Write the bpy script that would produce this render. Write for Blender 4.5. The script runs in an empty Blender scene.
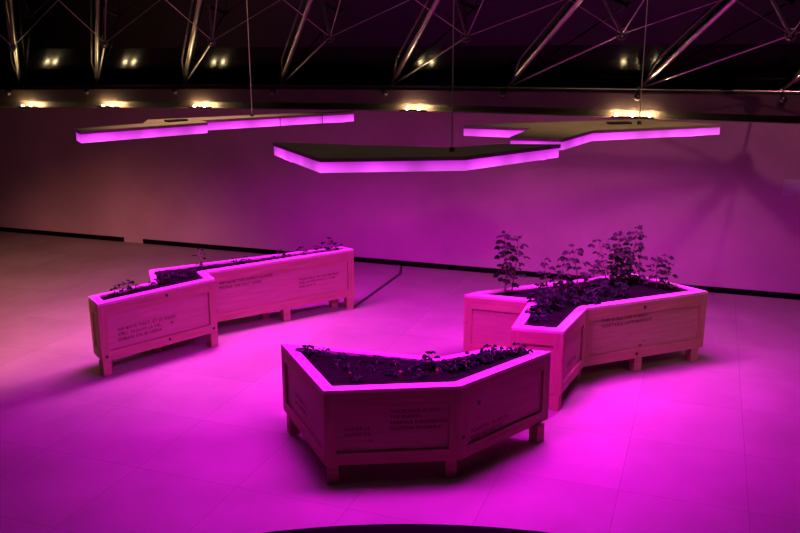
import bpy, bmesh, math, random
from mathutils import Vector, Matrix, noise
from mathutils.geometry import closest_point_on_tri, tessellate_polygon, intersect_point_line
R = math.radians
scene = bpy.context.scene
COL = scene.collection

# ------------------------------------------------------------------ helpers
def tag(o, label=None, cat=None, group=None, kind=None):
    if label: o['label'] = label
    if cat: o['category'] = cat
    if group: o['group'] = group
    if kind: o['kind'] = kind
    return o

def empty(name, loc):
    o = bpy.data.objects.new(name, None); COL.objects.link(o)
    o.location = loc; o.empty_display_size = .1
    return o

class MB:
    """collects geometry in world coordinates and links it as ONE mesh object"""
    def __init__(s): s.v = []; s.f = []; s.uv = []; s.smooth = []
    def add(s, verts, faces, uvs=None, smooth=False):
        b = len(s.v); s.v += [tuple(x) for x in verts]
        for k, f in enumerate(faces):
            s.f.append(tuple(i + b for i in f)); s.smooth.append(smooth)
            s.uv.append(uvs[k] if uvs else [(0, 0)] * len(f))
    def hexa(s, bot, top, axis=None):
        """8 corners: bot (4, ccw from above) and top (4). uv runs along axis."""
        V = [Vector(p) for p in bot] + [Vector(p) for p in top]
        F = [(3, 2, 1, 0), (4, 5, 6, 7), (0, 1, 5, 4), (1, 2, 6, 5), (2, 3, 7, 6), (3, 0, 4, 7)]
        a = (Vector(axis) if axis else (V[1] - V[0])).normalized()
        off = random.uniform(0, 50)
        uvs = []
        for f in F:
            nrm = (V[f[1]] - V[f[0]]).cross(V[f[2]] - V[f[0]])
            nrm = nrm.normalized() if nrm.length > 1e-12 else Vector((0, 0, 1))
            c = nrm.cross(a)
            if c.length < .3: c = Vector((0, 0, 1)).cross(nrm); aa = nrm.cross(c)
            else: aa = a
            c = c.normalized() if c.length > 1e-9 else Vector((1, 0, 0))
            uvs.append([(V[i].dot(aa) + off, V[i].dot(c) + off * .37) for i in f])
        s.add(V, F, uvs)
    def box(s, c, sx, sy, sz, rot=0.):
        m = Matrix.Rotation(rot, 3, 'Z'); c = Vector(c)
        q = [Vector((x * sx / 2, y * sy / 2, 0)) for x, y in ((-1, -1), (1, -1), (1, 1), (-1, 1))]
        s.hexa([c + m @ p - Vector((0, 0, sz / 2)) for p in q], [c + m @ p + Vector((0, 0, sz / 2)) for p in q])
    def tube(s, pts, r, n=10, cap=True, smooth=True):
        pts = [Vector(p) for p in pts]; L = len(pts)
        rr = r if isinstance(r, (list, tuple)) else [r] * L
        rings = []; up = None
        for i, p in enumerate(pts):
            d = (pts[min(i + 1, L - 1)] - pts[max(i - 1, 0)]).normalized()
            if up is None:
                up = Vector((0, 0, 1)) if abs(d.z) < .9 else Vector((1, 0, 0))
            x = d.cross(up).normalized(); y = x.cross(d).normalized(); up = y
            rings.append([p + (x * math.cos(2 * math.pi * k / n) + y * math.sin(2 * math.pi * k / n)) * rr[i] for k in range(n)])
        V = [q for g in rings for q in g]; F = []
        for i in range(L - 1):
            for k in range(n):
                k2 = (k + 1) % n
                F.append((i * n + k, i * n + k2, (i + 1) * n + k2, (i + 1) * n + k))
        s.add(V, F, None, smooth)
        if cap:
            s.add(rings[0], [tuple(range(n))]); s.add(rings[-1], [tuple(reversed(range(n)))])
    def ball(s, c, r, nu=14, nv=9, sz=1.):
        c = Vector(c); V = [c + Vector((0, 0, r * sz))]
        for j in range(1, nv):
            t = math.pi * j / nv
            for k in range(nu):
                a = 2 * math.pi * k / nu
                V.append(c + Vector((r * math.sin(t) * math.cos(a), r * math.sin(t) * math.sin(a), r * sz * math.cos(t))))
        V.append(c - Vector((0, 0, r * sz))); F = []
        for k in range(nu): F.append((0, 1 + k, 1 + (k + 1) % nu))
        for j in range(nv - 2):
            for k in range(nu):
                a = 1 + j * nu + k; b = 1 + j * nu + (k + 1) % nu
                F.append((a, a + nu, b + nu, b))
        e = len(V) - 1; o = 1 + (nv - 2) * nu
        for k in range(nu): F.append((e, o + (k + 1) % nu, o + k))
        s.add(V, F, None, True)
    def build(s, name, mat, parent=None, bevel=0):
        me = bpy.data.meshes.new(name)
        o = Vector(parent.matrix_basis.translation) if parent else Vector((0, 0, 0))
        p = parent
        while p is not None and p.parent is not None:
            p = p.parent; o = o + Vector(p.matrix_basis.translation)
        me.from_pydata([tuple(Vector(v) - o) for v in s.v], [], s.f)
        uvl = me.uv_layers.new(name='UVMap')
        li = 0
        for k, pol in enumerate(me.polygons):
            pol.use_smooth = s.smooth[k]
            for j in range(pol.loop_total):
                uvl.data[pol.loop_start + j].uv = s.uv[k][j]
        me.materials.append(mat); me.update()
        ob = bpy.data.objects.new(name, me); COL.objects.link(ob)
        if parent: ob.parent = parent
        if bevel:
            m = ob.modifiers.new('bevel', 'BEVEL'); m.width = bevel; m.segments = 2; m.limit_method = 'ANGLE'
        return ob

# ------------------------------------------------------------------ materials
def new_mat(name):
    m = bpy.data.materials.new(name); m.use_nodes = True
    nt = m.node_tree; b = nt.nodes['Principled BSDF']
    return m, nt, b
def N(nt, t, **kw):
    n = nt.nodes.new(t)
    for k, v in kw.items():
        if k in n.inputs: n.inputs[k].default_value = v
        else: setattr(n, k, v)
    return n
def ramp(nt, fac, stops):
    r = nt.nodes.new('ShaderNodeValToRGB')
    e = r.color_ramp.elements
    while len(e) < len(stops): e.new(.5)
    for i, (p, c) in enumerate(stops):
        e[i].position = p; e[i].color = (*c, 1)
    nt.links.new(fac, r.inputs[0]); return r

def mat_wood(name, c0, c1, rough=.6):
    m, nt, b = new_mat(name)
    tc = N(nt, 'ShaderNodeTexCoord'); mp = N(nt, 'ShaderNodeMapping')
    mp.inputs['Scale'].default_value = (1.6, 22, 1)
    nt.links.new(tc.outputs['UV'], mp.inputs[0])
    n1 = N(nt, 'ShaderNodeTexNoise', Scale=1.5, Detail=6., Roughness=.6, Distortion=.6)
    nt.links.new(mp.outputs[0], n1.inputs['Vector'])
    r = ramp(nt, n1.outputs[0], [(.3, c0), (.7, c1)])
    mp2 = N(nt, 'ShaderNodeMapping'); mp2.inputs['Scale'].default_value = (3.3, 5.5, 1)
    nt.links.new(tc.outputs['UV'], mp2.inputs[0])
    vo = N(nt, 'ShaderNodeTexVoronoi', Scale=1.0); nt.links.new(mp2.outputs[0], vo.inputs['Vector'])
    kr = ramp(nt, vo.outputs['Distance'], [(.035, (.25, .12, .06)), (.10, (1, 1, 1))])
    mx = N(nt, 'ShaderNodeMix', data_type='RGBA', blend_type='MULTIPLY'); mx.inputs[0].default_value = .8
    nt.links.new(r.outputs[0], mx.inputs[6]); nt.links.new(kr.outputs[0], mx.inputs[7])
    nt.links.new(mx.outputs[2], b.inputs['Base Color'])
    b.inputs['Roughness'].default_value = rough
    bp = N(nt, 'ShaderNodeBump', Strength=.12, Distance=.01)
    nt.links.new(n1.outputs[0], bp.inputs['Height']); nt.links.new(bp.outputs[0], b.inputs['Normal'])
    return m

def mat_noise(name, c0, c1, scale=5., rough=.8, bump=0., metal=0., detail=4.):
    m, nt, b = new_mat(name)
    tc = N(nt, 'ShaderNodeTexCoord')
    n1 = N(nt, 'ShaderNodeTexNoise', Scale=scale, Detail=detail, Roughness=.6)
    nt.links.new(tc.outputs['Object'], n1.inputs['Vector'])
    r = ramp(nt, n1.outputs[0], [(.3, c0), (.7, c1)])
    nt.links.new(r.outputs[0], b.inputs['Base Color'])
    b.inputs['Roughness'].default_value = rough; b.inputs['Metallic'].default_value = metal
    if bump:
        bp = N(nt, 'ShaderNodeBump', Strength=bump, Distance=.02)
        nt.links.new(n1.outputs[0], bp.inputs['Height']); nt.links.new(bp.outputs[0], b.inputs['Normal'])
    return m

def mat_emit(name, col, strength, vary=0., scale=4.):
    m, nt, b = new_mat(name)
    b.inputs['Base Color'].default_value = (.5, .5, .5, 1)
    b.inputs['Emission Color'].default_value = (*col, 1)
    b.inputs['Emission Strength'].default_value = strength
    if vary:
        tc = N(nt, 'ShaderNodeTexCoord')
        n1 = N(nt, 'ShaderNodeTexNoise', Scale=scale, Detail=1., Roughness=.4)
        nt.links.new(tc.outputs['Object'], n1.inputs['Vector'])
        mr = N(nt, 'ShaderNodeMapRange'); mr.inputs[1].default_value = .3; mr.inputs[2].default_value = .7
        mr.inputs[3].default_value = strength * (1 - vary); mr.inputs[4].default_value = strength * (1 + vary)
        nt.links.new(n1.outputs[0], mr.inputs[0]); nt.links.new(mr.outputs[0], b.inputs['Emission Strength'])
    return m

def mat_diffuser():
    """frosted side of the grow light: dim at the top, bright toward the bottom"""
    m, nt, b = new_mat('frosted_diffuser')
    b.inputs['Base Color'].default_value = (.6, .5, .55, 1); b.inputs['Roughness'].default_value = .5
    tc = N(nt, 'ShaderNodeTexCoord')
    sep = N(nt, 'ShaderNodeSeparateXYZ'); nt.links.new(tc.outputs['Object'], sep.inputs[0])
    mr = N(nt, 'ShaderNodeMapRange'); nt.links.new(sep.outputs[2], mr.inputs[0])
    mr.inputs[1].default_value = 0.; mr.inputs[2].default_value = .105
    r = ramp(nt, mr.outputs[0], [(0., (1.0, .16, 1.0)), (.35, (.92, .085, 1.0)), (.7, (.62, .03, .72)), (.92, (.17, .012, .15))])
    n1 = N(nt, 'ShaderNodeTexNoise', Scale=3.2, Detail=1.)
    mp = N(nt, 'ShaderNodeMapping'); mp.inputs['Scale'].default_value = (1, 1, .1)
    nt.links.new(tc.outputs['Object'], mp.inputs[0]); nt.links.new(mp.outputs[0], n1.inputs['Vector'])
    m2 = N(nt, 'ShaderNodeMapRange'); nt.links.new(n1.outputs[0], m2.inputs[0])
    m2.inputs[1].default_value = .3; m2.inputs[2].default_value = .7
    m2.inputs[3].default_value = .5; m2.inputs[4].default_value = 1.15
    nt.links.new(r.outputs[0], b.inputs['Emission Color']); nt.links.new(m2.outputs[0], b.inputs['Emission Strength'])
    return m

M = {}
M['rim'] = mat_wood('pine_board', (.62, .50, .42), (.76, .62, .52))
M['wood'] = mat_wood('pine_frame', (.38, .25, .14), (.51, .36, .22))
M['ply'] = mat_wood('plywood_panel', (.41, .30, .19), (.50, .38, .25))
M['soil'] = mat_noise('potting_soil', (.003, .003, .002), (.010, .007, .006), 40, .95, .8)
M['leaf'] = mat_noise('leaf_green', (.014, .05, .010), (.030, .08, .020), 30, .8)
M['leafdark'] = mat_noise('leaf_dark', (.006, .03, .009), (.014, .05, .020), 30, .85)
for k_ in ('leaf', 'leafdark', 'soil'): M[k_].node_tree.nodes['Principled BSDF'].inputs['Specular IOR Level'].default_value = .12
M['stem'] = mat_noise('plant_stem', (.16, .13, .07), (.24, .22, .1), 30, .6)
M['stake'] = mat_noise('wood_stake', (.45, .26, .12), (.55, .34, .18), 20, .7)
M['ink'] = mat_noise('stencil_ink', (.10, .035, .03), (.2, .08, .06), 60, .8)
M['screw'] = mat_noise('dark_screw', (.03, .02, .02), (.06, .04, .04), 10, .6)
M['cover'] = mat_noise('lamp_cover', (.40, .34, .27), (.52, .45, .36), 6, .6)
M['brk'] = mat_noise('dark_bracket', (.03, .03, .03), (.06, .055, .05), 8, .5)
M['steel'] = mat_noise('brushed_steel', (.55, .50, .47), (.75, .70, .66), 3, .28, 0, 1.)
M['dsteel'] = mat_noise('dull_steel', (.10, .085, .085), (.2, .17, .16), 3, .38, 0, .9)
M['cable'] = mat_noise('steel_cable', (.6, .5, .5), (.75, .65, .65), 8, .4, 0, .0)
M['black'] = mat_noise('black_rubber', (.004, .003, .004), (.007, .006, .006), 10, .9)
M['beam'] = mat_noise('ring_beam', (.09, .06, .055), (.13, .09, .08), 2, .6)
M['black'].node_tree.nodes['Principled BSDF'].inputs['Specular IOR Level'].default_value = .08
M['cove'] = mat_noise('cove_recess', (.05, .04, .035), (.08, .06, .05), 3, .8)
M['plate'] = mat_noise('plate_white', (.55, .53, .5), (.65, .62, .6), 5, .5)
M['diff'] = mat_diffuser()
M['led'] = mat_emit('grow_led_panel', (.80, .012, 1.), 6.)
M['bulb'] = mat_emit('warm_bulb', (1., .78, .42), 300.)

# wall plaster
m, nt, b = new_mat('wall_plaster')
tc = N(nt, 'ShaderNodeTexCoord')
n1 = N(nt, 'ShaderNodeTexNoise', Scale=.9, Detail=5., Roughness=.62); nt.links.new(tc.outputs['Object'], n1.inputs['Vector'])
r = ramp(nt, n1.outputs[0], [(.3, (.45, .33, .33)), (.7, (.58, .43, .43))])
nt.links.new(r.outputs[0], b.inputs['Base Color']); b.inputs['Roughness'].default_value = .75
M['wall'] = m

# floor: .89 m stone tiles laid parallel to the back wall
FA = R(-20.0)
m, nt, b = new_mat('stone_tile_floor')
tc = N(nt, 'ShaderNodeTexCoord'); mp = N(nt, 'ShaderNodeMapping')
mp.inputs['Rotation'].default_value = (0, 0, -FA)
nt.links.new(tc.outputs['Object'], mp.inputs[0])
sep = N(nt, 'ShaderNodeSeparateXYZ'); nt.links.new(mp.outputs[0], sep.inputs[0])
def line(axis, off, pitch, w):
    a = N(nt, 'ShaderNodeMath', operation='SUBTRACT'); nt.links.new(sep.outputs[axis], a.inputs[0]); a.inputs[1].default_value = off
    d = N(nt, 'ShaderNodeMath', operation='DIVIDE'); nt.links.new(a.outputs[0], d.inputs[0]); d.inputs[1].default_value = pitch
    rnd = N(nt, 'ShaderNodeMath', operation='ROUND'); nt.links.new(d.outputs[0], rnd.inputs[0])
    sb = N(nt, 'ShaderNodeMath', operation='SUBTRACT'); nt.links.new(d.outputs[0], sb.inputs[0]); nt.links.new(rnd.outputs[0], sb.inputs[1])
    ab = N(nt, 'ShaderNodeMath', operation='ABSOLUTE'); nt.links.new(sb.outputs[0], ab.inputs[0])
    lt = N(nt, 'ShaderNodeMath', operation='LESS_THAN'); nt.links.new(ab.outputs[0], lt.inputs[0]); lt.inputs[1].default_value = w / pitch
    fl = N(nt, 'ShaderNodeMath', operation='FLOOR'); nt.links.new(d.outputs[0], fl.inputs[0])
    return lt, fl
lx, fx = line(0, -3.06, .885, .0022); ly, fy = line(1, 4.88, .905, .0022)
mxl = N(nt, 'ShaderNodeMath', operation='MAXIMUM'); nt.links.new(lx.outputs[0], mxl.inputs[0]); nt.links.new(ly.outputs[0], mxl.inputs[1])
cmb = N(nt, 'ShaderNodeCombineXYZ'); nt.links.new(fx.outputs[0], cmb.inputs[0]); nt.links.new(fy.outputs[0], cmb.inputs[1])
wn = N(nt, 'ShaderNodeTexWhiteNoise'); nt.links.new(cmb.outputs[0], wn.inputs['Vector'])
n1 = N(nt, 'ShaderNodeTexNoise', Scale=1.3, Detail=6., Roughness=.6); nt.links.new(tc.outputs['Object'], n1.inputs['Vector'])
r = ramp(nt, n1.outputs[0], [(.3, (.33, .275, .235)), (.7, (.41, .35, .30))])
mr = N(nt, 'ShaderNodeMapRange'); nt.links.new(wn.outputs['Value'], mr.inputs[0]); mr.inputs[3].default_value = .93; mr.inputs[4].default_value = 1.04
hs = N(nt, 'ShaderNodeHueSaturation'); nt.links.new(r.outputs[0], hs.inputs['Color']); nt.links.new(mr.outputs[0], hs.inputs['Value'])
mx = N(nt, 'ShaderNodeMix', data_type='RGBA'); nt.links.new(mxl.outputs[0], mx.inputs[0])
nt.links.new(hs.outputs[0], mx.inputs[6]); mx.inputs[7].default_value = (.24, .20, .17, 1)
nt.links.new(mx.outputs[2], b.inputs['Base Color']); b.inputs['Roughness'].default_value = .55
b.inputs['Specular IOR Level'].default_value = .25
M['floor'] = m

# dome glass: dark tinted, reflective
m, nt, b = new_mat('tinted_dome_glass')
b.inputs['Base Color'].default_value = (.004, .003, .005, 1); b.inputs['Roughness'].default_value = .06
b.inputs['IOR'].default_value = 1.55
M['glass'] = m

m, nt, b = new_mat('dark_lower_glass')
b.inputs['Base Color'].default_value = (.002, .002, .002, 1); b.inputs['Roughness'].default_value = .17
b.inputs['IOR'].default_value = 1.5; b.inputs['Specular IOR Level'].default_value = .16
M['glass_low'] = m
M['bar'] = mat_noise('glazing_bar', (.02, .012, .014), (.03, .02, .02), 3, .6)

# ------------------------------------------------------------------ room frame of reference along the back wall
W0 = Vector((0, 12.113, 0)); NI = Vector((-.3301, -.9439, 0)); UW = Vector((.9439, -.3301, 0))
def zoff(t):          # the ring sags a little toward the left end
    x = t * .9439
    k = min(0., x - 1.5)
    return -.0016 * k * k if k > -8 else -.0016 * 64
def zlow(t):         # the wall head also dips slightly toward the right end
    x = t * .9439
    return -.012 * min(max(0., x - 1.0), 4.5)
def WP(t, s, z): return W0 + UW * t + NI * s + Vector((0, 0, z + (zoff(t) if z > 1.5 else 0) + (zlow(t) if 1.5 < z < 2.43 else 0)))

def wall_strip(t0, t1, prof, seg=1.0):
    """prof: closed cross-section list of (s,z), extruded along the wall"""
    mb = MB(); n = max(1, int((t1 - t0) / seg)); k = len(prof)
    V = [WP(t0 + (t1 - t0) * i / n, s, z) for i in range(n + 1) for s, z in prof]
    F = []
    for i in range(n):
        for j in range(k):
            j2 = (j + 1) % k
            F.append((i * k + j, i * k + j2, (i + 1) * k + j2, (i + 1) * k + j))
    F.append(tuple(range(k))[::-1]); F.append(tuple(n * k + j for j in range(k)))
    mb.add(V, F); return mb

def strip_s(name, mb, mat):
    o = mb.build(name, mat); o['kind'] = 'structure'; return o

T0, T1 = -13., 12.
mb = MB(); mb.hexa([(-13, -2, -.1), (12, -2, -.1), (12, 18, -.1), (-13, 18, -.1)], [(-13, -2, 0), (12, -2, 0), (12, 18, 0), (-13, 18, 0)])
strip_s('floor', mb, M['floor'])
ZW = 2.255
strip_s('wall_back', wall_strip(T0, T1, [(-.34, 0), (-.34, ZW), (0, ZW), (0, 0)]), M['wall'])
# black shadow-gap skirting in two runs with a break between them
strip_s('baseboard_back_left', wall_strip(T0, -4.86, [(0, .0), (0, .075), (.012, .075), (.012, .0)]), M['black'])
strip_s('baseboard_back_right', wall_strip(-4.48, T1, [(0, .0), (0, .075), (.012, .075), (.012, .0)]), M['black'])
# dark cove behind the wall head, then the ring beam above it
strip_s('trim_1', wall_strip(T0, T1, [(-.34, ZW), (-.34, 2.52), (-.20, 2.52), (-.20, ZW)]), M['cove'])
strip_s('trim_2', wall_strip(T0, T1, [(-.33, 2.345), (-.33, 2.565), (-.06, 2.545), (-.06, 2.35)]), M['beam'])
# sloping dome glass
SL = .98
def glass_strip(name, sA, sB, mat):
    g = MB(); q = lambda t, s_: WP(t, s_, 2.62 + (s_ + .36) * SL)
    P = [q(T0, sA), q(T1, sA), q(T1, sB), q(T0, sB)]; up = Vector((0, 0, .03))
    g.hexa(P, [p + up for p in P]); strip_s(name, g, mat)
glass_strip('window_1', -.45, .22, M['glass_low'])
glass_strip('window_2', .221, 6.5, M['glass'])
# dark joint strip in the floor that runs from the wall under the left planter
mb = MB()
def fl(u, v, z): 
    c, s = math.cos(FA), math.sin(FA)
    return Vector((u * c - v * s, u * s + v * c, z))
mb.hexa([fl(-4.0, 9.2, .0), fl(-3.955, 9.2, .0), fl(-3.955, 10.95, .0), fl(-4.0, 10.95, .0)],
        [fl(-4.0, 9.2, .004), fl(-3.955, 9.2, .004), fl(-3.955, 10.95, .004), fl(-4.0, 10.95, .004)])
mb.hexa([fl(-4.0, 10.95, .0), fl(-3.955, 10.95, .0), fl(-4.10, 11.37, .0), fl(-4.13, 11.37, .0)],
        [fl(-4.0, 10.95, .004), fl(-3.955, 10.95, .004), fl(-4.10, 11.37, .004), fl(-4.13, 11.37, .004)])
strip_s('trim_3', mb, M['cove'])

# ------------------------------------------------------------------ polygon helpers
def inset(poly, d):
    n = len(poly); out = []
    for i in range(n):
        a, b_, c = Vector(poly[i - 1]), Vector(poly[i]), Vector(poly[(i + 1) % n])
        e1 = (b_ - a).normalized(); e2 = (c - b_).normalized()
        n1 = Vector((-e1.y, e1.x)); n2 = Vector((-e2.y, e2.x))
        bis = (n1 + n2); k = bis.length_squared
        bis = bis * (2 / k) if k > 1e-6 else n1
        L = d / max(.34, 1) ; v = bis * d
        if v.length > 2.6 * abs(d): v = v.normalized() * 2.6 * abs(d)
        out.append(b_ + v)
    return out
def inset_var(poly, ds):
    """offset every edge inward by its own distance"""
    n = len(poly); out = []
    for i in range(n):
        a, b_, c = Vector(poly[i - 1]), Vector(poly[i]), Vector(poly[(i + 1) % n])
        e1 = (b_ - a).normalized(); e2 = (c - b_).normalized()
        p1 = b_ + Vector((-e1.y, e1.x)) * ds[i - 1]; p2 = b_ + Vector((-e2.y, e2.x)) * ds[i]
        cr = e1.x * e2.y - e1.y * e2.x
        t = ((p2 - p1).x * e2.y - (p2 - p1).y * e2.x) / cr
        q = p1 + e1 * t
        out.append(q)
    return out
def v3(p, z): return Vector((p[0], p[1], z))
def inside(poly, p):
    c = False; n = len(poly); j = n - 1
    for i in range(n):
        a, b_ = poly[i], poly[j]
        if (a[1] > p[1]) != (b_[1] > p[1]) and p[0] < (b_[0] - a[0]) * (p[1] - a[1]) / (b_[1] - a[1]) + a[0]: c = not c
        j = i
    return c
def clampin(poly, p):
    p = Vector(p)
    if inside(poly, p): return p
    best = None
    for i in range(len(poly)):
        a, b_ = Vector(poly[i - 1]), Vector(poly[i]); d = b_ - a
        t = max(0, min(1, (p - a).dot(d) / d.length_squared)); q = a + d * t
        if best is None or (q - p).length < (best - p).length: best = q
    return best

def text_part(lines, size, origin, ex, nrm, parent, name='stencil_text', gap=1.25, seed=0):
    """flat stencilled lettering standing on a vertical board"""
    cu = bpy.data.curves.new('lettering', 'FONT'); cu.body = '\n'.join(lines); cu.size = size; cu.space_line = gap
    cu.space_character = 1.15; cu.offset = size * .022
    tmp = bpy.data.objects.new('lettering', cu); COL.objects.link(tmp)
    bpy.context.view_layer.update()
    dg = bpy.context.evaluated_depsgraph_get()
    me = bpy.data.meshes.new_from_object(tmp.evaluated_get(dg))
    bpy.data.objects.remove(tmp); bpy.data.curves.remove(cu)
    ex = Vector((ex[0], ex[1], 0)).normalized(); ez = Vector((0, 0, 1)); o = Vector(parent.location)
    for v in me.vertices:
        p = Vector(origin) + ex * v.co.x + ez * v.co.y + Vector((nrm[0], nrm[1], 0)) * .0012 - o
        v.co = p
    me.materials.clear(); me.materials.append(M['ink'])
    ob = bpy.data.objects.new(name, me); COL.objects.link(ob); ob.parent = parent
    return ob

ZB, ZT, ZR = .154, .722, .75
SOILZ = .731
def planter(label, outer, legs, texts, thin=(), screws=()):
    cx = sum(p[0] for p in outer) / len(outer); cy = sum(p[1] for p in outer) / len(outer)
    root = empty('crate_planter', (cx, cy, 0))
    tag(root, label, 'planter', 'wooden crate planters')
    n = len(outer)
    O = [Vector(p) for p in outer]
    I1 = inset(outer, .020); I2 = inset(outer, .040); rw = [.064 if i in thin else .088 for i in range(n)]
    I3 = inset_var(outer, [w_ - .016 for w_ in rw]); I4 = inset_var(outer, rw)
    def along(A, B, d): return A + (B - A).normalized() * d
    pw = .082; rails = {}
    for i in range(n):
        j = (i + 1) % n
        A, B = O[i], O[j]; a, b_ = I1[i], I1[j]
        L = (B - A).length
        dirv = (B - A).normalized(); nrm = Vector((dirv.y, -dirv.x))
        w = min(pw, L * .28)
        # post boards at either end of the face
        for (P0, p0, sg) in ((A, a, 1), (B, b_, -1)):
            Q = P0 + dirv * sg * w; q = Q - nrm * .020
            mb = MB()
            if sg > 0: quad = [P0, Q, q, p0]
            else: quad = [Q, P0, p0, q]
            mb.hexa([v3(x, ZB) for x in quad], [v3(x, ZT) for x in quad], (0, 0, 1))
            mb.build('corner_post', M['wood'], root)
        P1 = A + dirv * w; P2 = B - dirv * w; q1 = P1 - nrm * .020; q2 = P2 - nrm * .020
        mb = MB(); mb.hexa([v3(x, .612) for x in (P1, P2, q2, q1)], [v3(x, ZT) for x in (P1, P2, q2, q1)]); rails[(i, 1)] = mb.build('top_rail', M['wood'], root)
        mb = MB(); mb.hexa([v3(x, ZB) for x in (P1, P2, q2, q1)], [v3(x, .248) for x in (P1, P2, q2, q1)]); rails[(i, 0)] = mb.build('bottom_rail', M['wood'], root)
        mb = MB(); mb.hexa([v3(x, ZB + .003) for x in (a, b_, I2[j], I2[i])], [v3(x, ZT - .003) for x in (a, b_, I2[j], I2[i])]); mb.build('side_panel', M['ply'], root)
        # rim board
        mb = MB(); mb.hexa([v3(x, ZT) for x in (A, B, I4[j], I4[i])], [v3(x, ZR) for x in (A, B, I4[j], I4[i])], v3(dirv, 0)); mb.build('rim_board', M['rim'], root, .002)
        mb = MB(); mb.hexa([v3(x, .5) for x in (I3[i], I3[j], I4[j], I4[i])], [v3(x, ZT - .002) for x in (I3[i], I3[j], I4[j], I4[i])], v3(dirv, 0)); mb.build('inner_board', M['wood'], root)
    # floor of the crate
    mb = MB(); V = [v3(p, ZB + .004) for p in I1] + [v3(p, ZB + .022) for p in I1]
    mb.add(V, [tuple(range(n))[::-1], tuple(range(n, 2 * n))] + [(i, (i + 1) % n, n + (i + 1) % n, n + i) for i in range(n)])
    mb.build('bottom_board', M['ply'], root)
    for (x, y, ang) in legs:
        mb = MB(); mb.box((x, y, ZB / 2 + .001), .088, .088, ZB - .002, R(ang)); mb.build('leg', M['wood'], root, .002)
    for (ei, dist, z) in screws:      # countersunk bolts and dark knots seen on the rails
        A, B = O[ei], O[(ei + 1) % n]; dirv = (B - A).normalized(); nrm = Vector((dirv.y, -dirv.x))
        c = A + dirv * dist
        mb = MB(); c3 = v3(c, z); n3 = v3(nrm, 0)
        mb.tube([c3 - n3 * .002, c3 + n3 * .003], .016, 10); mb.build('bolt', M['screw'], rails[(ei, 1 if z > .4 else 0)])
    for (ei, d0, z, size, lines) in texts:
        A, B = O[ei], O[(ei + 1) % n]; dirv = (B - A).normalized(); nrm = Vector((dirv.y, -dirv.x))
        o = A + dirv * d0 - nrm * .020
        text_part(lines, size, v3(o, z), dirv, nrm, root)
    # soil
    bm = bmesh.new(); inn = inset_var(outer, [w_ - .004 for w_ in rw])
    vs = [bm.verts.new(v3(p, SOILZ)) for p in inn]
    es = [bm.edges.new((vs[i], vs[(i + 1) % n])) for i in range(n)]
    bmesh.ops.triangle_fill(bm, edges=es, use_beauty=True)
    for _ in range(6):
        lg = [e for e in bm.edges if e.calc_length() > .035]
        if not lg: break
        bmesh.ops.subdivide_edges(bm, edges=lg, cuts=1, use_grid_fill=False)
        bmesh.ops.triangulate(bm, faces=bm.faces[:])
    for v in bm.verts:
        h = noise.noise(v.co * 9) * .010 + noise.noise(v.co * 31) * .008
        v.co.z += h
    bmesh.ops.recalc_face_normals(bm, faces=bm.faces[:])
    if sum(f.normal.z for f in bm.faces) < 0: bmesh.ops.reverse_faces(bm, faces=bm.faces[:])
    me = bpy.data.meshes.new('potting_soil'); bm.to_mesh(me); bm.free(); me.materials.append(M['soil'])
    so = bpy.data.objects.new('potting_soil', me); COL.objects.link(so)
    return root, so, inset(outer, .12)

# ------------------------------------------------------------------ the three planters (footprints in metres)
random.seed(3)
LEFT = [(-3.10, 8.05), (-2.915, 7.775), (-1.98, 8.70), (-2.13, 8.965), (-.565, 10.03), (-.72, 10.19), (-2.79, 9.07), (-2.62, 8.56)]
FRONT = [(-.995, 6.663), (-.553, 5.659), (.443, 5.746), (1.223, 6.458), (.80, 6.575), (.29, 6.33)]
RIGHT = [(.64, 8.075), (1.255, 7.86), (.98, 7.06), (1.42, 6.95), (1.765, 7.63), (3.105, 8.18), (2.53, 8.89), (.80, 8.20)]

pl, sl, innL = planter('long narrow stepped crate planter with stencilled text and small seedlings, at the left',
    LEFT, [(-2.915, 7.845, 45), (-2.035, 8.665, 45), (-2.98, 8.06, 45), (-2.60, 8.50, 45), (-1.36, 9.56, 34), (-.635, 10.01, 34), (-1.62, 9.62, 30), (-.83, 10.09, 30), (-2.72, 8.98, 30)],
    [(1, .19, .425, .042, ['WE MOVE TOUT, ET LE SOLEIL', 'AVEC TROUVE LA VIE,', 'DEMAIN ON SE VERRA.']),
     (3, .15, .575, .042, ['WE HAVE THE SUPPLY CLOSER', 'PEOPLE THE OUT LAND.']),
     (3, 1.14, .465, .036, ['FROM DELLI TO OUR MARKET', 'OUR LAITUE WAS A I O ME', 'AND IA IS IT'])],
    thin=(4, 5, 6, 7), screws=[(1, .74, .685), (1, .74, .21), (1, .05, .20), (1, 1.27, .20)])
tag(sl, 'dark soil filling the stepped left crate planter', 'soil', kind='stuff')
pf, sf, innF = planter('dark crate planter bent like a boomerang, nearest in the foreground',
    FRONT, [(-.90, 6.54, -66), (-.505, 5.712, 5), (.375, 5.80, 5), (1.12, 6.375, 42), (.76, 6.49, -15), (.27, 6.22, 0)],
    [(1, .48, .55, .036, ['CRATE PLUS ICI ETE', 'THE PLANTS', 'SEMENCE D\'AUTREFOIS', 'CULTIVER ENSEMBLE']),
     (1, .14, .42, .036, ['LAISSER LE', 'JARDIN DE']),
     (2, .14, .32, .044, ['PLANTER LA SUITE', 'CITY AT NIGHT']),
     (0, .30, .40, .05, ['ON SEME ICI', 'LA LUMIERE'])],
    thin=(3, 4, 5), screws=[(2, .20, .56), (2, .035, .33)])
tag(sf, 'dark soil filling the foreground crate planter', 'soil', kind='stuff')
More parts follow.
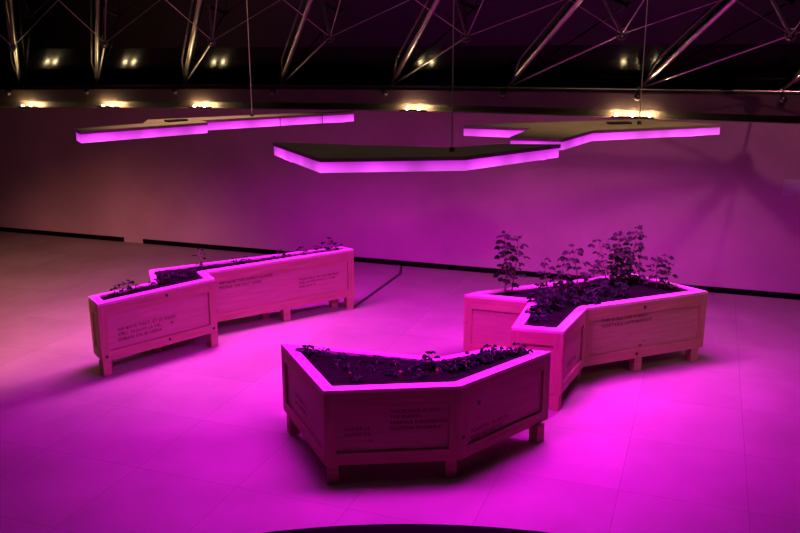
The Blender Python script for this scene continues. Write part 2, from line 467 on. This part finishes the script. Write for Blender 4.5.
pr, sr, innR = planter('star shaped crate planter with a square arm pointing forward, right side of the room',
    RIGHT, [(.73, 8.10, -20), (1.22, 7.78, -20), (1.055, 7.11, -14), (1.385, 7.005, 62), (1.70, 7.68, 62), (2.35, 7.93, 22), (3.00, 8.19, 22), (2.51, 8.78, -50), (1.30, 8.32, 22)],
    [(4, .19, .575, .044, ['THIS IS ALL THE FOREST', 'VEGETABLE SUPERMARKET']),
     (3, .22, .32, .07, ['VEGETAL'])],
    thin=(5, 6, 7), screws=[(4, .68, .675), (4, .62, .20)])
tag(sr, 'dark soil filling the star shaped right crate planter', 'soil', kind='stuff')

# ------------------------------------------------------------------ grow lights over each planter, same outline
def grow_light(label, outer, z0, z1, cables, brackets, seams=()):
    n = len(outer)
    cx = sum(p[0] for p in outer) / n; cy = sum(p[1] for p in outer) / n
    root = empty('grow_light', (cx, cy, z0)); tag(root, label, 'hanging light', 'purple grow lights hanging over the planters')
    zc = z1 - .028
    O = [Vector(p) for p in outer]; D = inset(outer, .006); E = inset(outer, .018)
    mb = MB(); V = [v3(p, zc) for p in O] + [v3(p, z1) for p in O]
    mb.add(V, [tuple(range(n))[::-1], tuple(range(n, 2 * n))] + [(i, (i + 1) % n, n + (i + 1) % n, n + i) for i in range(n)])
    mb.build('top_cover', M['cover'], root, .002)
    for i in range(n):
        j = (i + 1) % n
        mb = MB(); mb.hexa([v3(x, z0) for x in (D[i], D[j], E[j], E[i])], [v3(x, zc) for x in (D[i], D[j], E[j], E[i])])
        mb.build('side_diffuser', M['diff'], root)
    mb = MB(); V = [v3(p, z0 + .012) for p in E] + [v3(p, z0 + .022) for p in E]
    mb.add(V, [tuple(range(n))[::-1], tuple(range(n, 2 * n))] + [(i, (i + 1) % n, n + (i + 1) % n, n + i) for i in range(n)])
    mb.build('led_panel', M['led'], root)
    for (x, y) in cables:
        zt = 2.62 + ((Vector((x, y, 0)) - W0).dot(NI) + .36) * SL + .01
        mb = MB(); mb.tube([(x, y, z1), (x, y, zt)], .0048, 6); cb = mb.build('suspension_cable', M['cable'], root)
        mb = MB(); mb.tube([(x, y, z1), (x, y, z1 + .03)], .02, 10); mb.build('cable_clamp', M['dsteel'], cb)
    for (x, y, a) in brackets:
        mb = MB(); mb.box((x, y, z1 + .010), .22, .10, .018, R(a)); mb.build('power_box', M['brk'], root, .003)
    for (ei, d) in seams:
        A, B = O[ei], O[(ei + 1) % n]; dr = (B - A).normalized(); nr = Vector((dr.y, -dr.x)); c = A + dr * d
        mb = MB(); q = [c - dr * .003 + nr * .001, c + dr * .003 + nr * .001, c + dr * .003 - nr * .004, c - dr * .003 - nr * .004]
        mb.hexa([v3(x, z0) for x in q][::1], [v3(x, z1) for x in q]); mb.build('joint', M['brk'], root)
    return root
L_LAMP = [(-3.06, 8.03), (-2.92, 7.775), (-1.955, 8.70), (-2.07, 8.93), (-.53, 10.04), (-.60, 10.22), (-2.66, 9.02), (-2.58, 8.58)]
F_LAMP = [(-.995, 6.64), (-.54, 5.665), (.45, 5.755), (1.225, 6.452), (.78, 6.49), (.37, 6.25)]
R_LAMP = [(.60, 8.12), (1.215, 7.86), (.915, 7.075), (1.34, 6.955), (1.73, 7.63), (3.085, 8.18), (2.50, 8.80), (.72, 8.24)]
grow_light('stepped straight purple grow light hanging over the left planter', L_LAMP, 2.292, 2.402,
           [(-1.62, 9.40)], [(-2.30, 8.80, 45)], [(3, .92), (3, 1.46)])
grow_light('bent purple grow light hanging nearest over the foreground planter', F_LAMP, 2.325, 2.425, [(.37, 6.02)], [])
grow_light('star shaped purple grow light hanging over the right planter', R_LAMP, 2.318, 2.415, [(2.30, 8.20)], [(2.12, 8.25, 10)])

# ------------------------------------------------------------------ plants
def leaf(mb, c, d, size, up, rnd):
    d = d.normalized(); up = (up + Vector((rnd.uniform(-.9, .9), rnd.uniform(-1.2, .6), 0))).normalized(); side = d.cross(up)
    side = side.normalized() if side.length > 1e-4 else Vector((1, 0, 0)); u = side.cross(d)
    w = size * rnd.uniform(.30, .42)
    pts = [c, c + d * size * .35 + side * w + u * size * .08, c + d * size * .75 + side * w * .7 + u * size * .02, c + d * size - u * size * .15,
           c + d * size * .75 - side * w * .7 + u * size * .02, c + d * size * .35 - side * w + u * size * .08, c + d * size * .5 - u * size * .05]
    mb.add(pts, [(0, 1, 6), (1, 2, 6), (2, 3, 6), (3, 4, 6), (4, 5, 6), (5, 0, 6)], None, False)

def plant(name, label, group, x, y, h, lean=(0, 0), size=.045, nl=10, stems=1, spread=.10, seed=0, mat='leaf', bare=.12, cat='plant'):
    rnd = random.Random(seed * 77 + 5)
    z0 = SOILZ - .005
    root = empty(name, (x, y, z0)); tag(root, label, cat, group)
    st, fo = MB(), MB()
    for s in range(stems):
        a0 = rnd.uniform(0, 6.28); off = Vector((math.cos(a0), math.sin(a0), 0)) * (.02 if stems > 1 else 0)
        hh = h * (1 if s == 0 else rnd.uniform(.6, .95))
        le = Vector((lean[0] + rnd.uniform(-.05, .05), lean[1] + rnd.uniform(-.05, .05), 0))
        pts = []
        wob = rnd.uniform(0, 6)
        for k in range(7):
            t = k / 6
            pts.append(Vector((x, y, z0)) + off * (1 + t) + le * (t ** 1.4) * min(1, hh * 2.5) + Vector((math.sin(t * 5 + wob), math.cos(t * 4 + wob), 0)) * .008 + Vector((0, 0, hh * t)))
        r0 = .0035 + .004 * min(1, hh / .5)
        st.tube(pts, [r0 * (1 - .6 * k / 6) for k in range(7)], 6)
        for k in range(nl):
            t = bare + (1 - bare) * (k + .5) / nl
            i = min(5, int(t * 6)); p = pts[i].lerp(pts[i + 1], t * 6 - i)
            a = k * 2.4 + rnd.uniform(-.4, .4) + wob
            L = spread * rnd.uniform(.55, 1.1) * (1.05 - .45 * t)
            d = Vector((math.cos(a), math.sin(a), rnd.uniform(-.05, .5)))
            e = p + d * L; mid = p + d * L * .5 + Vector((0, 0, .01))
            st.tube([p, mid, e], .0016, 4, False)
            # a compound leaf: one end leaflet and pairs along the stalk
            dd = Vector((math.cos(a), math.sin(a), -.35))
            leaf(fo, e, dd, size * rnd.uniform(.85, 1.2), Vector((0, 0, 1)), rnd)
            for sd in (-1, 1):
                b2 = a + sd * rnd.uniform(.9, 1.4)
                leaf(fo, mid.lerp(e, .75), Vector((math.cos(b2), math.sin(b2), rnd.uniform(-.6, .05))), size * rnd.uniform(.65, 1.), Vector((0, 0, 1)), rnd)
            if rnd.random() < .5:
                leaf(fo, mid, Vector((math.cos(a + 1.5), math.sin(a + 1.5), -.3)), size * .7, Vector((0, 0, 1)), rnd)
        for k in range(3):
            a = rnd.uniform(0, 6.28)
            leaf(fo, pts[-1], Vector((math.cos(a), math.sin(a), .3)), size * .8, Vector((0, 0, 1)), rnd)
    st.build('stem', M['stem'], root); fo.build('foliage', M[mat], root)
    return root

sd = 1
# tall tomato-like plants in the right planter
TALL = [
 ((1.08, 8.22), .60, (-.02, 0), .050, 15, 1, .085, 'tall leafy plant rising alone at the left end of the right planter'),
 ((1.17, 8.22), .56, (.02, 0), .046, 12, 1, .10, 'tall thin plant beside the leftmost tall plant in the right planter'),
 ((1.46, 7.93), .40, (-.02, 0), .040, 9, 1, .08, 'medium plant, first one right of the lone tall pair'),
 ((1.58, 7.95), .42, (.0, 0), .042, 10, 1, .08, 'medium reddish plant just left of the middle of the right planter'),
 ((1.79, 8.05), .50, (-.02, 0), .052, 9, 1, .12, 'open branching plant with few broad leaves in the right planter middle'),
 ((1.98, 8.22), .27, (.0, 0), .055, 8, 1, .10, 'short bushy plant between the branching plant and the tall clump'),
 ((2.17, 8.40), .47, (-.10, 0), .045, 10, 1, .12, 'plant leaning left at the left edge of the tall clump'),
 ((2.30, 8.48), .53, (.0, 0), .052, 15, 2, .11, 'dense bushy plant in the middle of the tall clump'),
 ((2.43, 8.55), .57, (.03, 0), .052, 13, 1, .10, 'tallest plant at the top of the right planter clump'),
 ((2.54, 8.55), .36, (.03, 0), .040, 8, 1, .10, 'thin plant at the right edge of the tall clump'),
 ((2.68, 8.40), .30, (-.03, 0), .040, 8, 1, .11, 'small plant with spreading stalks near the right corner of the star planter'),
 ((2.76, 8.36), .33, (.02, 0), .045, 8, 1, .08, 'small upright plant nearest the right corner of the star planter'),
]
for (xy, h, le, sz, nl, ns, sp, lab) in TALL:
    p = clampin(innR, xy); plant('tomato_plant', lab, 'tall plants in the right planter', p.x - .03, p.y, h * 1.04, le, sz * 1.35, int(nl * 1.6), ns, sp * .9, sd); sd += 1
LOWR = [((1.30, 7.50), .06, 'low leafy seedling at the front of the forward arm'), ((1.43, 7.62), .13, 'low seedling behind the front seedling in the forward arm'),
        ((1.51, 7.72), .16, 'leafy seedling halfway along the forward arm'), ((1.60, 7.85), .18, 'bushy low plant where the forward arm joins the star planter'),
        ((1.36, 7.80), .16, 'low leafy plant by the left inner edge of the forward arm'), ((1.84, 7.83), .12, 'low plant against the front rim right of the arm'),
        ((2.18, 8.10), .12, 'low plant with pale leaves under the tall clump near the front rim'), ((2.02, 8.15), .13, 'low dark plant in front of the short bushy plant'),
        ((1.72, 8.12), .14, 'low plant at the foot of the open branching plant'), ((1.25, 7.38), .03, 'tiny seedling nearest the end of the forward arm')]
for (xy, h, lab) in LOWR:
    p = clampin(innR, xy); plant('seedling', lab, 'low plants in the right planter', p.x, p.y, h * 1.15, (0, 0), .052, 8, 2, .08, sd, 'leafdark'); sd += 1
p = clampin(innR, (1.74, 7.78)); plant('seedling', 'plant spilling over the inner corner of the star planter rim', 'low plants in the right planter', p.x, p.y, .10, (.03, -.16), .055, 9, 2, .09, sd, 'leafdark'); sd += 1

# strawberry-like low plants in the foreground planter
FP = [((-.82, 6.56), .07, 'low plant at the far left tip of the foreground planter'), ((-.74, 6.50), .08, 'second low plant from the left tip of the foreground planter'),
      ((-.63, 6.44), .07, 'third low plant from the left tip, along the back rim'), ((-.47, 6.36), .06, 'flat low plant on the back rim left of the middle'),
      ((-.30, 6.30), .06, 'flat plant with pale upright leaves near the back rim'), ((-.18, 6.27), .07, 'small plant behind the middle stake'),
      ((-.03, 6.22), .05, 'flat dark plant just before the inner bend of the back rim'), ((.12, 6.18), .06, 'spreading low plant at the inner bend of the back rim'),
      ((.24, 6.12), .15, 'tallest bunch of leaves at the bend of the foreground planter'), ((.31, 6.08), .12, 'bushy plant right of the tallest bunch'),
      ((.40, 6.12), .09, 'low bushy plant, first on the right arm'), ((.49, 6.18), .09, 'second bushy plant on the right arm'),
      ((.57, 6.25), .10, 'third bushy plant on the right arm'), ((.65, 6.30), .10, 'fourth bushy plant on the right arm'),
      ((.72, 6.36), .11, 'fifth bushy plant on the right arm, spilling over the rim'), ((.80, 6.41), .09, 'sixth bushy plant on the right arm'),
      ((.88, 6.45), .08, 'seventh plant on the right arm, close to the end'), ((.97, 6.47), .11, 'rounded plant at the right tip of the foreground planter'),
      ((-.40, 6.12), .05, 'low dark plant on the soil behind the left stake'), ((-.22, 6.10), .05, 'low dark plant on the soil between the left and middle stakes'),
      ((-.06, 6.02), .05, 'low dark plant right beside the middle stake'), ((.06, 6.04), .05, 'low dark plant right of the middle stake'),
      ((-.49, 6.22), .05, 'low dark plant near the left arm of the foreground planter'), ((.16, 5.99), .06, 'low plant in front of the tallest bunch'),
      ((-.32, 5.89), .05, 'tiny plant leaning on the front rim by the left stake')]
for (xy, h, lab) in FP:
    p = clampin(innF, xy); plant('strawberry_plant', lab, 'low plants in the foreground planter', p.x, p.y, h * .8, (0, 0), .042, 6 if h > .08 else 4, 2 if h > .08 else 1, .055, sd, 'leafdark'); sd += 1
for (xy, lab) in [((-.38, 5.94), 'short wooden stake in the soil, left one of three'), ((-.0, 5.96), 'short wooden stake in the soil, middle one of three'), ((.28, 6.00), 'short wooden stake in the soil beside the tallest bunch of leaves')]:
    mb = MB(); x, y = xy; w = .011
    mb.hexa([(x - w, y - .004, .68), (x + w, y - .004, .68), (x + w, y + .004, .68), (x - w, y + .004, .68)], [(x - w, y - .004, .775), (x + w, y - .004, .775), (x + w, y + .004, .775), (x - w, y + .004, .775)], (0, 0, 1))
    mb.add([(x - w, y - .004, .775), (x + w, y - .004, .775), (x + w, y + .004, .775), (x - w, y + .004, .775), (x, y, .787)], [(0, 1, 4), (1, 2, 4), (2, 3, 4), (3, 0, 4)])
    tag(mb.build('plant_stake', M['stake']), lab, 'stake', 'wooden stakes in the foreground planter')

# seedlings in the left planter
LP = [((-2.93, 8.20), .10, 'wispy seedling nearest the left end of the left planter'), ((-2.88, 8.26), .12, 'wispy seedling second from the left end of the left planter'),
      ((-2.83, 8.31), .13, 'wispy seedling third from the left end, with arching stalks'), ((-2.77, 8.36), .11, 'wispy seedling fourth from the left end of the left planter'),
      ((-2.60, 8.52), .07, 'low seedling just before the short cross board'), ((-2.52, 8.60), .13, 'bushy seedling leaning on the short cross board'),
      ((-2.45, 8.68), .10, 'small seedling right beside the short cross board'), ((-2.42, 8.85), .05, 'low plant in the wide middle bed of the left planter, left side'),
      ((-2.32, 8.80), .05, 'low plant in the wide middle bed, near the front rim'), ((-2.30, 9.00), .05, 'low plant in the wide middle bed, near the notch'),
      ((-2.22, 9.17), .23, 'taller single seedling standing above the back rim of the left planter'), ((-1.88, 9.36), .08, 'low plant right of the taller single seedling'),
      ((-1.76, 9.43), .07, 'low plant in the narrow trough, second right of the taller seedling'), ((-1.42, 9.63), .10, 'low plant midway along the narrow trough'),
      ((-1.34, 9.67), .08, 'small plant midway along the narrow trough, right of another'), ((-1.16, 9.78), .11, 'bushy low plant in the right half of the narrow trough'),
      ((-.98, 9.88), .09, 'low plant near the right end of the narrow trough'), ((-.86, 9.98), .17, 'taller plant at the right end of the left planter'),
      ((-.79, 10.02), .10, 'last small plant at the right tip of the left planter')]
for (xy, h, lab) in LP:
    p = clampin(innL, xy); plant('seedling', lab, 'seedlings in the left planter', p.x, p.y, h, (0, 0), .032 if h < .12 or xy[0] < -2.7 else .042, 6, 1, .07, sd, 'leafdark'); sd += 1

# ------------------------------------------------------------------ dome space frame
sf = empty('dome_space_frame', WP(0, -.2, 2.57)); tag(sf, 'steel tube space frame of the dome rising from the ring pipe above the back wall', 'roof frame')
TUBES = [((-6.458, 14.689, 2.48), (-5.348, 12.159, 4.441)), ((-4.963, 14.166, 2.517), (-3.943, 11.753, 4.388)), ((-3.409, 13.623, 2.539), (-2.384, 11.312, 4.339)),
         ((-1.809, 13.063, 2.561), (-.842, 10.856, 4.288)), ((-.139, 12.479, 2.577), (.779, 10.372, 4.238)), ((1.482, 11.912, 2.587), (2.455, 9.823, 4.183)),
         ((3.133, 11.335, 2.591), (4.066, 9.313, 4.135)), ((4.752, 10.769, 2.591), (5.673, 8.781, 4.087))]
NODES = [(-5.952, 13.453, 3.14), (-4.34, 12.889, 3.195), (-2.626, 12.29, 3.217), (-.928, 11.696, 3.263), (.853, 11.073, 3.259), (2.651, 10.444, 3.278), (4.394, 9.835, 3.257)]
UPT = [(-5.455, 12.22, 4.501), (-3.782, 11.635, 4.375), (-2.182, 11.075, 4.286), (-.541, 10.501, 4.171), (1.15, 9.91, 4.105), (2.823, 9.325, 4.016), (4.361, 8.787, 3.974)]
UPD = [(-5.826, 13.197, 4.608), (-4.162, 12.615, 4.478), (-2.647, 12.085, 4.389), (-1.09, 11.541, 4.273), (.559, 10.964, 4.207), (2.153, 10.407, 4.117), (3.846, 9.815, 4.071)]
def one(name, mat, fn):
    mb = MB(); fn(mb); return mb.build(name, mat, sf)
one('ring_pipe', M['steel'], lambda mb: mb.tube([WP(T0 + (T1 - T0) * i / 40, -.22, 2.585) for i in range(41)], .024, 12))
for i, (a, b_) in enumerate(TUBES):
    a, b_ = Vector(a), Vector(b_); d = (b_ - a).normalized(); b_ = a + d * 4.3
    one('main_strut', M['steel'], lambda mb: mb.tube([a, a + d * .18, a + d * .26, b_ - d * .1, b_], [.022, .024, .036, .036, .03], 14))
    # slim stay running just behind each main strut
    off = UW * -.10 + Vector((0, 0, .05))
    one('stay_rod', M['dsteel'], lambda mb: mb.tube([a + d * .15, a + d * .6 + off, b_ + off], .014, 8))
    # ball joint hanging under the ring pipe
    t = (a - W0).dot(UW); c = WP(t + .02, .0, 2.50)
    one('ball_joint', M['dsteel'], lambda mb: (mb.ball(c, .048), mb.tube([c, WP(t + .02, -.2, 2.58)], .016, 8)))
    one('strut_foot', M['steel'], lambda mb: mb.ball(a + d * .02, .04, sz=.8))
for i, nn in enumerate(NODES):
    nn = Vector(nn)
    def nodef(mb):
        mb.ball(nn, .036)
        for k in range(12):
            pass
        # ring plate around the ball
        ring = [nn + (UW * math.cos(k * math.pi / 8) + Vector((0, 0, 1)) * math.sin(k * math.pi / 8)) * .062 + NI * .02 for k in range(17)]
        mb.tube(ring, .013, 6)
    one('node_joint', M['dsteel'], nodef)
    a = Vector(TUBES[i][0]); dd = (nn - a).normalized(); L = (nn - a).length
    one('bottom_rod', M['steel'], lambda mb: mb.tube([a + dd * .06, a + dd * .12, a + dd * (L * .5), nn - dd * .1, nn - dd * .05], [.008, .015, .014, .012, .008], 10))
    u = Vector(UPT[i]); one('thin_rod', M['steel'], lambda mb: mb.tube([nn, nn.lerp(u, 1.9)], .0075, 8))
    u = Vector(UPD[i]); one('upper_strut', M['dsteel'], lambda mb: mb.tube([nn, nn.lerp(u, 1.9)], .026, 10))
    if i + 1 < len(NODES):
        u = Vector(UPT[i + 1]); one('cross_cable', M['steel'], lambda mb: mb.tube([nn, nn.lerp(u, 1.5)], .0058, 8))
    else:
        u = Vector(UPT[i]) + (Vector(UPT[i]) - Vector(UPT[i - 1])); one('cross_cable', M['steel'], lambda mb: mb.tube([nn, nn.lerp(u, 1.5)], .0058, 8))
    if i > 0: u = Vector(UPT[i - 1])
    else: u = Vector(UPT[0]) - (Vector(UPT[1]) - Vector(UPT[0]))
    one('cross_cable', M['steel'], lambda mb: mb.tube([nn, nn.lerp(u, 1.5)], .0058, 8))
for nn in UPT: one('node_joint', M['dsteel'], lambda mb: mb.ball(nn, .055))
for nn in UPT:
    for k_ in (-1, 0, 1):
        one('upper_strut', M['dsteel'], lambda mb: mb.tube([nn, Vector(nn) + NI * (1.0 + .2 * (k_ == 0)) + Vector((0, 0, 1.0)) + UW * .9 * k_], .026, 10))
for i in range(len(UPT) - 1): one('chord_tube', M['dsteel'], lambda mb: mb.tube([UPT[i], UPT[i + 1]], .026, 10))
# bright chord at the top left
one('chord_tube', M['steel'], lambda mb: mb.tube([(-5.98, 13.3, 3.845), (-4.15, 12.7, 3.83)], .028, 10))

# ------------------------------------------------------------------ cove lights on the wall head
def cove(t, n, label, power):
    root = empty('cove_light', WP(t, -.05, ZW)); tag(root, label, 'light', 'warm cove lights on the wall head')
    mb = MB(); a = math.atan2(UW.y, UW.x); c = WP(t, -.03, ZW + .012); mb.box(c, .26 + .14 * (n - 1), .05, .022, a); hs_ = mb.build('housing', M['brk'], root, .003)
    for k in range(n):
        c = WP(t + (k - (n - 1) / 2) * (.17 if n == 2 else .21), -.02, ZW + .036)
        mb = MB(); mb.ball(c, .018, 10, 7, .8); mb.build('bulb', M['bulb'], hs_)
    l = bpy.data.lights.new('cove_glow', 'AREA'); l.shape = 'RECTANGLE'; l.size = .40 + .16 * (n - 2); l.size_y = .02; l.energy = power; l.color = (1., .74, .38)
    lo = bpy.data.objects.new('cove_glow', l); COL.objects.link(lo)
    c = WP(t, -.12, ZW + .03)
    z_ = (NI + Vector((0, 0, -.75))).normalized(); x_ = UW; y_ = z_.cross(x_)
    lo.matrix_basis = Matrix(((x_.x, y_.x, z_.x, c.x), (x_.y, y_.y, z_.y, c.y), (x_.z, y_.z, z_.z, c.z), (0, 0, 0, 1)))
    return root
PWR = 5.
for px_t, n, lab in [(-6.59, 2, 'warm cove light at the far left end of the wall head'), (-4.97, 2, 'warm cove light second from the left'),
                     (-3.27, 2, 'warm cove light above the middle of the left hanging light'), (.19, 2, 'warm cove light above the gap between the hanging lights'),
                     (3.19, 3, 'brightest warm cove light with three bulbs, far right above the star shaped lamp')]:
    cove(px_t, n, lab, PWR * (1.5 if n == 3 else 1))

# small switch plate on the right part of the wall
pr_ = empty('wall_plate', (4.875, 10.40, 1.43)); tag(pr_, 'small pale rectangular plate on the wall at the far right', 'wall plate')
t = (Vector((4.875, 10.40, 0)) - W0).dot(UW)
mb = MB(); mb.box(WP(t, .012, 1.43), .20, .022, .21, math.atan2(UW.y, UW.x)); mb.build('backplate', M['plate'], pr_, .004)
mb = MB(); mb.box(WP(t, .026, 1.43), .15, .006, .16, math.atan2(UW.y, UW.x)); mb.build('inner_panel', M['plate'], pr_, .002)

# curved dark parapet in the foreground
mb = MB(); Rr = 4.0; cyy = 5.04 - Rr; k = 48; V = []; F = []
for zz, rr in ((0, Rr - .05), (.20, Rr - .05), (.20, Rr), (.24, Rr), (.24, Rr - .30), (0, Rr - .30)): 
    for i in range(k + 1):
        a = R(50 + 80 * i / k); V.append((rr * math.cos(a) + 0.02, (cyy - .30) + rr * math.sin(a), zz))
m6 = 6
for j in range(m6):
    for i in range(k):
        a = j * (k + 1) + i; b2 = ((j + 1) % m6) * (k + 1) + i
        F.append((a, a + 1, b2 + 1, b2))
F.append(tuple(j * (k + 1) for j in range(m6))); F.append(tuple(j * (k + 1) + k for j in range(m6))[::-1])
mb.add(V, F, None, False)
tag(mb.build('curved_ledge', M['black']), 'dark curved low ledge at the bottom edge, nearest the viewer', 'ledge')

# ------------------------------------------------------------------ lights
def area(name, loc, target, size, energy, col, spread=180):
    l = bpy.data.lights.new(name, 'AREA'); l.shape = 'DISK'; l.size = size; l.energy = energy; l.color = col; l.spread = R(spread)
    o = bpy.data.objects.new(name, l); COL.objects.link(o); o.location = loc
    o.rotation_euler = (Vector(target) - Vector(loc)).to_track_quat('-Z', 'Y').to_euler(); return o
def spot(name, loc, target, energy, col, ang, blend, rad):
    l = bpy.data.lights.new(name, 'SPOT'); l.energy = energy; l.color = col; l.spot_size = R(ang); l.spot_blend = blend; l.shadow_soft_size = rad
    o = bpy.data.objects.new(name, l); COL.objects.link(o); o.location = loc
    o.rotation_euler = (Vector(target) - Vector(loc)).to_track_quat('-Z', 'Y').to_euler(); return o
def led_bar(p, q, w, z, power, spread=155):
    p, q = Vector(p), Vector(q); d = q - p
    l = bpy.data.lights.new('led_bar', 'AREA'); l.shape = 'RECTANGLE'; l.size = d.length; l.size_y = w; l.energy = power; l.color = (.84, .010, 1.); l.spread = R(spread)
    o = bpy.data.objects.new('led_bar', l); COL.objects.link(o); c = (p + q) / 2
    o.location = (c.x, c.y, z); o.rotation_euler = (0, 0, math.atan2(d.y, d.x))
PW = 155
for (p, q, w, z) in [((-2.95, 8.02), (-2.05, 8.78), .22, 2.295), ((-2.55, 8.92), (-.68, 10.05), .22, 2.295),
                     ((-.82, 6.46), (-.42, 5.95), .26, 2.328), ((-.35, 5.98), (.40, 6.02), .34, 2.328), ((.48, 6.06), (1.02, 6.44), .26, 2.328),
                     ((1.14, 7.12), (1.42, 7.75), .30, 2.322), ((1.55, 8.02), (2.85, 8.25), .42, 2.322), ((.80, 8.12), (1.45, 8.12), .12, 2.322)]:
    led_bar(p, q, w, z, PW * (Vector(q) - Vector(p)).length * w)
WARM = (1., .44, .30)
spot('warm_spot_left', (-5.2, 4.5, 5.0), (-5.0, 9.6, .2), 2300, WARM, 48, 1., .12)
spot('warm_downlight_left', (-2.0, 8.9, 5.6), (-2.0, 8.9, 0), 420, (1., .62, .42), 52, 1., .08)
spot('warm_downlight_right', (2.0, 8.0, 6.0), (2.0, 8.1, 0), 190, (1., .66, .36), 46, 1., .08)
spot('warm_spot_right', (5.2, 3.5, 5.0), (2.9, 8.6, 1.2), 260, (1., .60, .36), 38, 1., .12)
spot('warm_spot_frame', (4.41, 7.69, 5.39), (4.27, 10.62, 1.5), 140, (1., .42, .55), 80, .8, .02)
area('dome_fill', (0, 5.0, 6.0), (0, 12.5, 3.2), 2.0, 15, (1., .75, .6))

w = bpy.data.worlds.new('night'); scene.world = w; w.use_nodes = True
w.node_tree.nodes['Background'].inputs[0].default_value = (.5, .25, .4, 1); w.node_tree.nodes['Background'].inputs[1].default_value = .004

# ------------------------------------------------------------------ camera
pit, rol, f, ch = .256365, -.00224, 845.37, 3.15855
fw = Vector((0, math.cos(pit), -math.sin(pit))); rt = Vector((1, 0, 0)); upv = rt.cross(fw)
rr = rt * math.cos(rol) + upv * math.sin(rol); uu = -rt * math.sin(rol) + upv * math.cos(rol)
cd = bpy.data.cameras.new('camera'); cd.sensor_width = 36; cd.lens = f * 36 / 800; cd.clip_end = 200; cd.clip_start = .05
co = bpy.data.objects.new('camera', cd); COL.objects.link(co)
co.matrix_world = Matrix(((rr.x, uu.x, -fw.x, 0), (rr.y, uu.y, -fw.y, 0), (rr.z, uu.z, -fw.z, ch), (0, 0, 0, 1)))
scene.camera = co
scene.view_settings.view_transform = 'Standard'
scene.view_settings.exposure = .2
scene.view_settings.gamma = .85
scene.cycles.max_bounces = 6
scene.cycles.sample_clamp_indirect = 4
